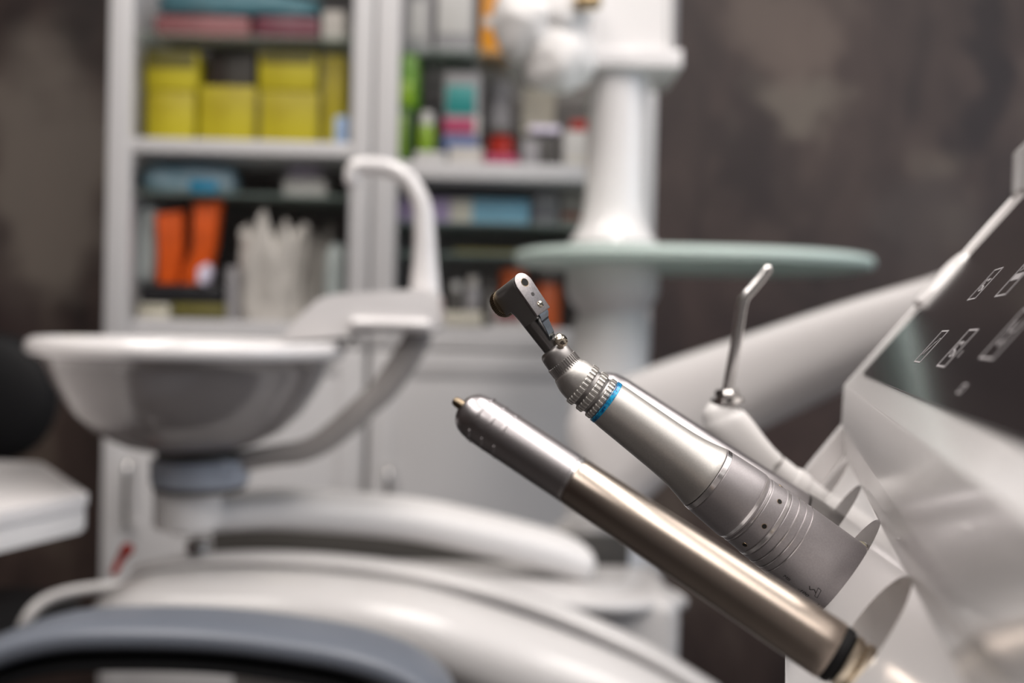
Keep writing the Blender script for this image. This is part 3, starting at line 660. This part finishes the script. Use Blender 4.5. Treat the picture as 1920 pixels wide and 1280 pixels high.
bpy.data.objects.remove(cut); bpy.data.meshes.remove(me)
# control panel
pn = (H(1650, 648.4, .3)-H(1583, 722, .3)).cross(H(1583, 722, .2)-H(1583, 722, .3)).normalized()
if pn.dot(RT) > 0: pn = -pn
def SP(s, Y, off=0.0): return H(1583+s, 722-1.099*s, Y)+pn*off
pp = roundpoly([(23, .365*1000), (306, .365*1000), (306, 60), (23, 60)], [8, 4, 0, 0], 5)
bm = bmesh.new()
bm = prism([(a, b) for a, b in pp], lambda s, y: SP(s, y/1000, .0), lambda s, y: SP(s, y/1000, .0006), bev=.0002, seg=1)
panel = link('control_panel', bm, M['panel'], unit, smooth=20)
px_s = .2142e-3*1.486   # metres of slope per unit of s
def stroke(bm, a, b, w=.0005, h=.00068):
    """a, b = (s, Y)"""
    A, B = SP(*a, .0005), SP(*b, .0005); d = (B-A).normalized(); n = pn; sd = d.cross(n)*w/2; A -= d*w*.4; B += d*w*.4
    vs = [bm.verts.new(p+sd*k+n*(0 if j == 0 else .0002)) for p in (A, B) for k in (-1, 1) for j in (0, 1)]
    for f in ((0, 1, 3, 2), (4, 6, 7, 5), (0, 4, 5, 1), (2, 3, 7, 6), (1, 5, 7, 3), (0, 2, 6, 4)): bm.faces.new([vs[i] for i in f])
def icon(s0, Y0, lines, size=.0108, closed=True, w=.0005):
    """button outline centred on (s0, Y0); lines in unit square, x towards near end, y up slope"""
    bm = bmesh.new(); hs = size/2/px_s; hy = size/2/1.037
    def T(x, y): return (s0+y*hs, Y0-x*hy)
    c = [(-1, -1), (1, -1), (1, 1), (-1, 1)]
    if closed:
        for i in range(4): stroke(bm, T(*c[i]), T(*c[(i+1) % 4]), w)
    for ln in lines:
        for p, q_ in zip(ln, ln[1:]): stroke(bm, T(*p), T(*q_), w*.8)
    return link('button_icon', bm, M['iconwhite'], panel, smooth=0)
chair_ic = [[(-.5, .35), (-.35, -.1), (.15, -.15), (.55, -.45)], [(-.1, -.2), (-.1, -.45), (.3, -.45)], [(-.35, .2), (0, .35), (.3, .15), (.5, .3)], [(-.5, .0), (-.6, -.3)]]
light_ic = [[(-.6, -.5), (.6, .5)], [(-.2, -.5), (.2, .3)]]
cup_ic = [[(-.4, .5), (-.25, .1), (.35, .1), (.5, .5)], [(0, .1), (0, -.25)], [(-.3, -.35), (.1, -.5), (.3, -.3), (-.3, -.35)]]
fill_ic = [[(-.7, -.15+i*.05), (.7, -.15+i*.05)] for i in range(7)] + [[(-.5, .35), (.5, .6)], [(-.5, .6), (.5, .35)]]
icon(68, .259, light_ic); icon(67.5, .2195, chair_ic); icon(80, .181, cup_ic, size=.0122)
icon(138, .264, chair_ic); icon(136, .2255, fill_ic, size=.0115); icon(140, .187, light_ic)
icon(20+18, .178, [[(-.3, -.2), (.3, -.2), (.3, .2), (-.3, .2), (-.3, -.2)]], closed=False, size=.010)
bm = bmesh.new(); stroke(bm, (60, .2095), (65, .2095), .0004); link('indicator_mark', bm, M['iconwhite'], panel, smooth=0)
# rounded grip on the far bezel
link('bezel_grip', tube([(P(1726, 566, .385), .0045, .0024), (P(1750, 547, .385), .006, .0035), (P(1788, 506, .385), .006, .0035), (P(1806, 486, .385), .0045, .0028)], n=24, hint=fw), M['white'], unit, smooth=60)

link('bracket', tube([(P(2150, 560, .74), .018, .018), (P(2165, 580, .60), .018, .018), (H(2150, 600, .4035), .016, .016)], n=24, roundcap=False), M['white_soft'], arm)
# ------------------------------------------------- contra-angle + motor
u = .25/F
def fp(px, py, dz=0.0): return P(px, py, .25) + fw*(dz*u)
def im(dx, dy, dz=0.0): return RT*dx - UP*dy + fw*dz
A1 = im(.7986, .6018)
O1 = fp(1136, 753.5)
mo = thing('contra_angle_handpiece', 'grey metal dental contra-angle handpiece with blue ring, on a thick motor', 'handpiece', O1)
def knurl(n, depth, w=.5):
    def f(k, i, r): return r*(1-depth) if (i % n) < n*w else r
    return f
def kring(t0, t1, r, cnt, depth, org, axis, ch=1.0, per=6, w=.5):
    n = cnt*per
    def f(k, i, rr):
        ph = (i % per)/per
        return rr if (k in (0, 5)) else rr*(1-depth*(1 if ph < w else 0))
    return lathe([(t0, r-3), (t0, r-ch*1.6), (t0+ch, r), (t1-ch, r), (t1, r-ch*1.6), (t1, r-3)], org, axis, n=n, mod=f, unit=u)
sheath = link('sheath', lathe([(4, 40), (4.2, 44.3), (20, 45.6), (60, 47.2), (95, 48.8), (135, 50.6), (165, 52.8), (190, 56), (208, 59.6), (222, 63), (230, 65.2), (232.5, 65), (233.5, 62)], O1, A1, n=128, unit=u), M['satin'], mo)
link('blue_ring', lathe([(-4.5, 40), (-4.3, 43.4), (-3.6, 44.6), (3.6, 45.2), (4.2, 44.4), (4.4, 40)], O1, A1, n=128, unit=u), M['blue'], mo)
def cogring(t0, t1, r, cnt=28, per=12):
    n = cnt*per
    def f(k, i, rr):
        ph = (i % per)/per; base = rr
        if k in (0, 7): return base
        return base - (3.0 if ph < .45 else 0) - (.5 if .45 <= ph < .55 or ph >= .92 else 0)
    return lathe([(t0-.5, r-5), (t0, r-3), (t0+.8, r-.9), (t0+2.2, r), (t1-2.2, r), (t1-.8, r-.9), (t1, r-3), (t1+.5, r-5)], O1, A1, n=n, mod=f, unit=u)
for t0, t1 in ((-17.5, -5.4), (-39.5, -25), (-61, -47)): link('grip_ring', cogring(t0, t1, 43.6), M['satin'], mo, smooth=25)
link('grip_core', lathe([(-62, 36), (-60, 38.2), (-48, 39), (-43, 37.6), (-38, 39), (-25, 39.4), (-21, 38), (-17, 39.4), (-4, 40)], O1, A1, n=96, unit=u), M['collar'], mo)
A2 = im(-.625, -.781); O2 = fp(1066, 694)
link('bend_collar', tube([(fp(1058, 685), 27*u, 27*u), (fp(1064.5, 692), 31*u, 31*u), (fp(1069, 697.5), 34.6*u, 34.6*u), (fp(1077, 706), 38.4*u, 38.4*u), (fp(1088, 716.5), 40.2*u, 40.2*u), (fp(1094, 721), 38*u, 38*u)], n=96, hint=fw, roundcap=False, sub=6), M['satin'], mo)
link('knurled_ring', kring(1, 23, 31.2, 38, .07, O2, A2, ch=1.5), M['collar'], mo, smooth=25)
link('front_collar', lathe([(1, 26), (24, 29.4), (34, 28.9), (42, 28), (47.5, 26.4), (51, 23.8), (52.5, 20), (52.6, 14)], O2, A2, n=96, unit=u), M['collar'], mo)
A2b = im(-.595, -.804)
link('neck', lathe([(40, 19), (90, 18.8), (124, 18.6)], O2+im(2.6*u, -1.9*u), im(-.622, -.783), n=64, unit=u), M['neck'], mo)
# head: L along the neck, S through the head, W across
th = R(51)
lv = im(.565, .825); pv2 = im(-.825, .565)
SV = (pv2*math.cos(th) + fw*math.sin(th)).normalized(); WV = (-(pv2*math.sin(th)) + fw*math.cos(th)).normalized()
HO = fp(900+331/4, 490+168/4, -36) - WV*0 + (pv2*2.5)*u
def hd3(L, S, Wd=0.0): return HO + (lv*L + SV*S + WV*Wd)*u
def stadium(l0, l1, r, seg=14, both=False):
    pts = [(l0+r - r*math.cos(a), r*math.sin(a)) for a in [PI/2 - PI*k/seg for k in range(seg+1)]]
    pts = [(l0+r-r*math.cos(-PI/2+PI*k/seg), r*math.sin(-PI/2+PI*k/seg)) for k in range(seg+1)]
    if both: pts += [(l1-r+r*math.cos(PI/2-PI*k/seg), r*math.sin(PI/2-PI*k/seg)) for k in range(seg+1)]
    else: pts += [(l1, r), (l1, -r)]
    return pts
hm = bmesh.new()
hm = prism(stadium(-19.5, 30, 19), lambda l, w_: hd3(l, 4, w_), lambda l, w_: hd3(l, 71, w_), bev=1.2*u, seg=2)
rings = []
for (L, c, r) in [(6, 52, 18.6), (20, 53, 18.6), (27, 51.5, 18.4), (32, 48.5, 18.2), (38, 45.5, 18), (48, 43.5, 17.8), (58, 43, 17.2), (66, 43, 16.6), (68, 43, 15.6)]:
    pts = [(4.2, -r), (4.2, r), (10, r+.6), (c-6, r+.6)] + [(c + r*math.sin(a), r*math.cos(a)) for a in [PI*k/12 for k in range(1, 12)]] + [(c-6, -r-.6), (10, -r-.6)]
    rings.append([hm.verts.new(hd3(L, s_, w_)) for s_, w_ in pts])
nn_ = len(rings[0])
for A_, B_ in zip(rings, rings[1:]):
    for i in range(nn_): hm.faces.new((A_[i], A_[(i+1) % nn_], B_[(i+1) % nn_], B_[i]))
hm.faces.new(rings[0][::-1]); hm.faces.new(rings[-1])
head = link('head', hm, M['headm'], mo, smooth=30)
pl_ = prism(stadium(-20.5, 64, 19.5), lambda l, w_: hd3(l, 2.2, w_), lambda l, w_: hd3(l, -3.2, w_), bev=1.1*u, seg=3)
plate = link('latch_plate', pl_, M['plate'], mo, smooth=35)
link('plate_gap', prism(stadium(-18, 62, 18), lambda l, w_: hd3(l, 4.2, w_), lambda l, w_: hd3(l, 2.1, w_)), M['hole'], mo)
link('bur_hole', lathe([(0, 7.6), (.6, 7.3), (.55, 6.6), (.5, .1)], hd3(0, -3.2, 2), -SV, n=40, unit=u, cap=True), M['hole'], plate)
link('hole_rim', lathe([(0, 8.4), (.5, 8.0), (.45, 7.4), (0, 7.3)], hd3(0, -3.2, 2), -SV, n=40, unit=u, cap=False), M['brass'], plate)
link('dimple', lathe([(0, 3.8), (.35, 3.6), (.3, .1)], hd3(26, -3.2, 2), -SV, n=28, unit=u), M['ink'], plate)
scr = link('screw', lathe([(0, 6.4), (1.2, 6.0), (1.8, 4.0), (2.0, .2)], hd3(49, -3.2, 3), -SV, n=32, unit=u), M['brasschrome'], plate)
def obox(c, ex, ey, ez): # oriented box, half extents as vectors
    bm = bmesh.new(); vs = [bm.verts.new(c+ex*a+ey*b+ez*d) for a in (-1, 1) for b in (-1, 1) for d in (-1, 1)]
    for f in ((0, 1, 3, 2), (4, 6, 7, 5), (0, 4, 5, 1), (2, 3, 7, 6), (1, 5, 7, 3), (0, 2, 6, 4)): bm.faces.new([vs[i] for i in f])
    return bm
link('screw_slot', obox(hd3(49, -5.0, 3), (lv*.8+WV*.6)*6.2*u, (lv*.6-WV*.8)*.9*u, SV*.5*u), M['hole'], scr)
capn = 50*6
def capmod(k, i, r):
    return r*(1-(.055 if (i % 6) < 3 and 1 < k < 4 else 0))
link('push_cap', lathe([(70, 22), (70, 26.2), (71, 27.2), (72.2, 27.4), (84.5, 27.4), (86, 26), (87.5, 22), (88, 4)], hd3(7, 0, 0), SV, n=capn, unit=u, mod=lambda k, i, r: r*(1-(.05 if (i % 6) < 3 and k in (2, 3, 4, 5) else 0))), M['capm'], mo, smooth=25)
# lever
def ribbon(pts, wv, hw, tk):
    bm = bmesh.new(); R_ = []
    for i, p in enumerate(pts):
        t = (pts[min(i+1, len(pts)-1)]-pts[max(i-1, 0)]).normalized(); n = t.cross(wv).normalized(); h_ = hw[i]
        R_.append([bm.verts.new(p+wv*h_+n*tk), bm.verts.new(p-wv*h_+n*tk), bm.verts.new(p-wv*h_-n*tk), bm.verts.new(p+wv*h_-n*tk)])
    for a_, b_ in zip(R_, R_[1:]):
        for i in range(4): bm.faces.new((a_[i], a_[(i+1) % 4], b_[(i+1) % 4], b_[i]))
    bm.faces.new(R_[0][::-1]); bm.faces.new(R_[-1]); return bm
lw = (WV*.97-lv*.05).normalized()
lpz = [hd3(60, 1, 1), hd3(68, 2, 2), hd3(75, 9, 3), hd3(79, 11, 3), hd3(92, 12, 1), hd3(104, 14, 0), hd3(114, 20, -1)]
lever = link('latch_lever', ribbon(lpz, lw, [12*u, 12*u, 11*u, 9.5*u, 8*u, 8*u, 6*u], .9*u), M['bluesteel'], mo, smooth=0)
kc = fp(1051, 637, -24)
link('pivot_knob', lathe([(-6, 11), (-2, 13.8), (.5, 13.8), (3, 11.5), (6.5, 5), (7.6, .3)], kc, im(.40, -.45, -.8), n=14, unit=u), M['brasschrome'], mo, smooth=18)
# motor
mp = [(233.8, 60), (234, 65), (235.5, 66.2), (244, 67), (245, 66.2), (246, 67.2), (300, 71.4), (316, 72.3), (318, 72.2), (322, 70.6), (328.5, 70.2), (329, 69.4), (330, 70.4), (335, 70.8), (336, 70), (337, 71), (366, 72.6), (367, 71.8), (368, 73), (373, 73.2), (376, 73), (377, 72.2), (378, 73.4),
      (392, 74), (393, 73), (394.6, 73), (395.6, 74.2), (408, 74.6), (409, 73.6), (410.6, 73.6), (411.6, 74.8), (422, 75.2), (423, 74.2), (424.6, 74.2), (425.6, 75.4), (500, 77), (560, 78), (600, 78.5), (640, 78), (642, 60)]
motor = link('motor_body', lathe(mp, O1, A1, n=128, unit=u), M['motor'], mo)
for a, b, r0, r1, nm_ in [(234.6, 243.6, 66.5, 67.3, 'seam_ring'), (318.6, 325, 72.4, 70.9, 'bright_ring'), (368.6, 374.4, 73.2, 73.6, 'bright_ring')]:
    link(nm_, lathe([(a, r0-2), (a, r0), (b, r1), (b, r1-2)], O1, A1, n=128, unit=u, cap=False), M['bright'], motor)
for a in (332.2, 394, 409.9, 423.9):
    link('line_ring', lathe([(a, 70), (a, (71.1 if a < 340 else 74.6+(a-394)*.03)), (a+1.5, (71.2 if a < 340 else 74.7+(a-394)*.03)), (a+1.5, 70)], O1, A1, n=128, unit=u, cap=False), M['bright'], motor)
ay = -fw; az = A1.cross(ay).normalized()
if az.dot(UP) > 0: az = -az        # az points to the lower edge in the picture
def cyl(t, ang, r):
    """surface point of the motor; ang 0 faces the lens, positive towards the lower edge"""
    n = (ay*math.cos(ang)+az*math.sin(ang)); return O1 + A1*(t*u) + n*(r*u), n
for k in range(8):
    p, n = cyl(355, R(6+45*k), 71.6)
    h_ = link('vent_hole', lathe([(0, 4.6), (.9, 4.4), (.85, .1)], p, n, n=24, unit=u), M['hole'], motor)
    link('hole_rim', lathe([(0, 5.1), (.8, 4.9), (.8, 4.3), (0, 4.2)], p, n, n=24, unit=u, cap=False), M['brass'], h_)
def text_bm(s, size):
    cu = bpy.data.curves.new('t', 'FONT'); cu.body = s; cu.size = size; cu.resolution_u = 3
    ob = bpy.data.objects.new('t', cu); C.objects.link(ob); bpy.context.view_layer.update()
    dg = bpy.context.evaluated_depsgraph_get(); me = bpy.data.meshes.new_from_object(ob.evaluated_get(dg), depsgraph=dg)
    bm = bmesh.new(); bm.from_mesh(me); bpy.data.objects.remove(ob); bpy.data.curves.remove(cu); bpy.data.meshes.remove(me); return bm
def engrave(s, t0, ang, size, name='engraved_text'):
    bm = text_bm(s, size)
    for v in bm.verts:
        t = t0 + v.co.x; r = 76.4+(t-440)*.02
        v.co = cyl(t, ang - v.co.y/r, r+.18+.0)[0]
    return link(name, bm, M['ink'], motor, smooth=0)
engrave('MB', 444, R(52), 11); engrave('-100', 480, R(55), 13); engrave('3.0', 524, R(56), 11)
def scratch(pts, w=.7, name='engraved_logo'):
    bm = bmesh.new()
    for (a, b), (c, d) in zip(pts, pts[1:]):
        p, n = cyl(a, R(b), 77.6+.02*(a-500)); q2, _ = cyl(c, R(d), 77.6+.02*(c-500)); dd = (q2-p).normalized(); sd = dd.cross(n)*w*u/2
        vs = [bm.verts.new(x+y_) for x, y_ in ((p, sd), (p, -sd), (q2, -sd), (q2, sd))]; bm.faces.new(vs)
    return link(name, bm, M['ink'], motor, smooth=0)
scratch([(501, 29), (508, 29.5), (515, 44), (509, 43.5), (501, 29)], 1.0)
scratch([(506, 38.5), (499, 35), (494, 40), (488, 35)], 1.8)
link('rear_knurl', kring(545, 640, 80, 90, .045, O1-az*3.4*u+fw*4*u, A1, ch=1), M['chrome'], motor, smooth=20)

# ------------------------------------------- scaler in front (bronze)
dA_, dB_ = .212, .187
T0, T1 = P(912, 793, dA_), P(1560, 1220, dB_)
AS = (T1-T0).normalized(); LT = (T1-T0).length/776.0      # metres per measured unit of length
so = thing('scaler_handpiece', 'nearest metal handpiece, grey grip and bronze sleeve, without a working tip', 'handpiece', T0)
def rr(px, t): d = dA_+(dB_-dA_)*t/776; return px*d/F
def slathe(prof, n=96, **k): return lathe([(t*LT, rr(r, t)) for t, r in prof], T0, AS, n=n, **k)
grip = link('grip_sleeve', slathe([(-64, 8), (-63, 16), (-59, 25), (-52, 33), (-42, 39.5), (-28, 43.5), (-10, 45.4), (10, 46), (100, 46.4), (200, 47), (206, 47), (207, 45.8), (208.5, 45.8), (209.5, 47), (216, 47), (217, 45.6)]), M['grip'], so)
link('body_sleeve', slathe([(216.5, 45), (217.5, 46), (219, 46.4), (222, 47.2), (400, 50.5), (600, 54.5), (750, 58), (770, 58.6), (776, 57.8), (777, 54)]), M['bronze'], so)
link('seam_ring', slathe([(208.8, 44), (209, 47.4), (215, 47.5), (215.2, 44)], cap=False), M['bright'], so)
q0 = P(851, 750, .212)
link('tip_nub', lathe([(-.0001, .0004), (.0002, .0009), (.0010, .0011), (.005, .0011)], q0, AS, n=20), M['capm'], so)
aS = -fw; aS = (aS-AS*aS.dot(AS)).normalized(); bS = AS.cross(aS).normalized()
if bS.dot(UP) > 0: bS = -bS
for tt in (-10, 21, 51):
    for ang in range(-130, 230, 60):
        r_ = rr(45.6, tt); pts = []
        for k in range(7):
            a_ = R(ang-17+34*k/6); n = aS*math.cos(a_)+bS*math.sin(a_); f = .35+.65*math.sin(PI*(k+.5)/7)
            pts.append((T0+AS*(tt*LT)+n*r_, .00045*f, .00028))
        link('grip_rib', tube(pts, n=8, sub=1, hint=AS, roundcap=True), M['grip'], grip)
link('black_ring', slathe([(777, 50), (778, 55.5), (786, 56.5), (795, 55), (796, 48)]), M['black'], so)
cp = [(796, 44)]
for k in range(5):
    b = 797+k*22; cp += [(b, 46), (b+3, 51.5), (b+12, 52), (b+18, 50), (b+20, 46)]
link('ribbed_connector', slathe(cp), M['brasschrome'], so)
link('hose', slathe([(905, 36), (1120, 36)], n=48), M['greybox'], so)

# ------------------------------------------- turbine behind the motor
s3 = .31/F
tb_ = thing('turbine_handpiece', 'polished chrome handpiece mostly hidden behind the contra-angle handpiece', 'handpiece', P(1126, 726, .31))
AT = im(.838, .546)
link('body', lathe([(-24, 3), (-22, 14), (-16, 26), (-6, 35), (6, 40), (30, 43), (200, 44), (330, 46), (430, 48), (432, 44)], P(1128, 730, .31), AT, n=64, unit=s3), M['grip'], tb_)
link('rear_ring', lathe([(433, 40), (434, 50), (470, 51), (560, 50), (561, 40)], P(1128, 730, .31), AT, n=64, unit=s3), M['steelgrey'], tb_)
# ------------------------------------------- syringe
s5 = .37/F
sy = thing('air_water_syringe', 'air water syringe with bent steel tip and pale handle, farthest in the holder', 'syringe', P(1360, 745, .37))
link('nozzle', tube([(P(x, y, .37), r*s5, r*s5) for x, y, r in [(1439, 505, 9.6), (1425, 524, 9.8), (1408, 544, 10), (1397, 557, 10), (1391, 575, 10), (1384, 620, 10), (1373, 680, 10), (1362, 742, 10)]], n=24, sub=4, hint=fw), M['nozzle'], sy)
link('nozzle_nut', lathe([(-6, 12), (-5, 20), (2, 23), (8, 22), (10, 30), (20, 31), (22, 26)], P(1362, 735, .37), im(-.02, 1, 0) if False else im(.05, .99), n=20, unit=s5), M['chrome'], sy, smooth=25)
ASY = im(.80, .60)
sh = link('handle_head', tube([(P(x, y, .37), a_*s5, b_*s5) for x, y, a_, b_ in [(1350, 778, 30, 34), (1358, 792, 36, 41), (1376, 812, 38, 42), (1402, 838, 36, 37), (1428, 860, 31, 31), (1446, 872, 27, 27)]], n=40, hint=fw, power=2.5, sub=6), M['white_soft'], sy, smooth=50)
link('push_button', lathe([(0, 12), (5, 12), (8, 9), (8.5, .5)], P(1402, 800, .37)+fw*(-6*s5), im(.45, -.62, -.6), n=24, unit=s5), M['white_soft'], sh)
link('handle', lathe([(0, 24), (1, 26), (45, 25), (46, 28), (70, 28), (72, 25), (150, 25), (260, 24)], P(1448, 873, .37), im(.80, .60), n=48, unit=s5), M['white_soft'], sy)
link('handle_ring', lathe([(-6, 20), (-5, 27.6), (4, 27.6), (5, 20)], P(1448, 873, .37), im(.80, .60), n=48, unit=s5), M['steelgrey'], sy)

sc.view_settings.view_transform = 'Standard'; sc.view_settings.look = 'None'
sc.view_settings.exposure = 0.04; sc.view_settings.gamma = 1.0; sc.view_settings.use_curve_mapping = False
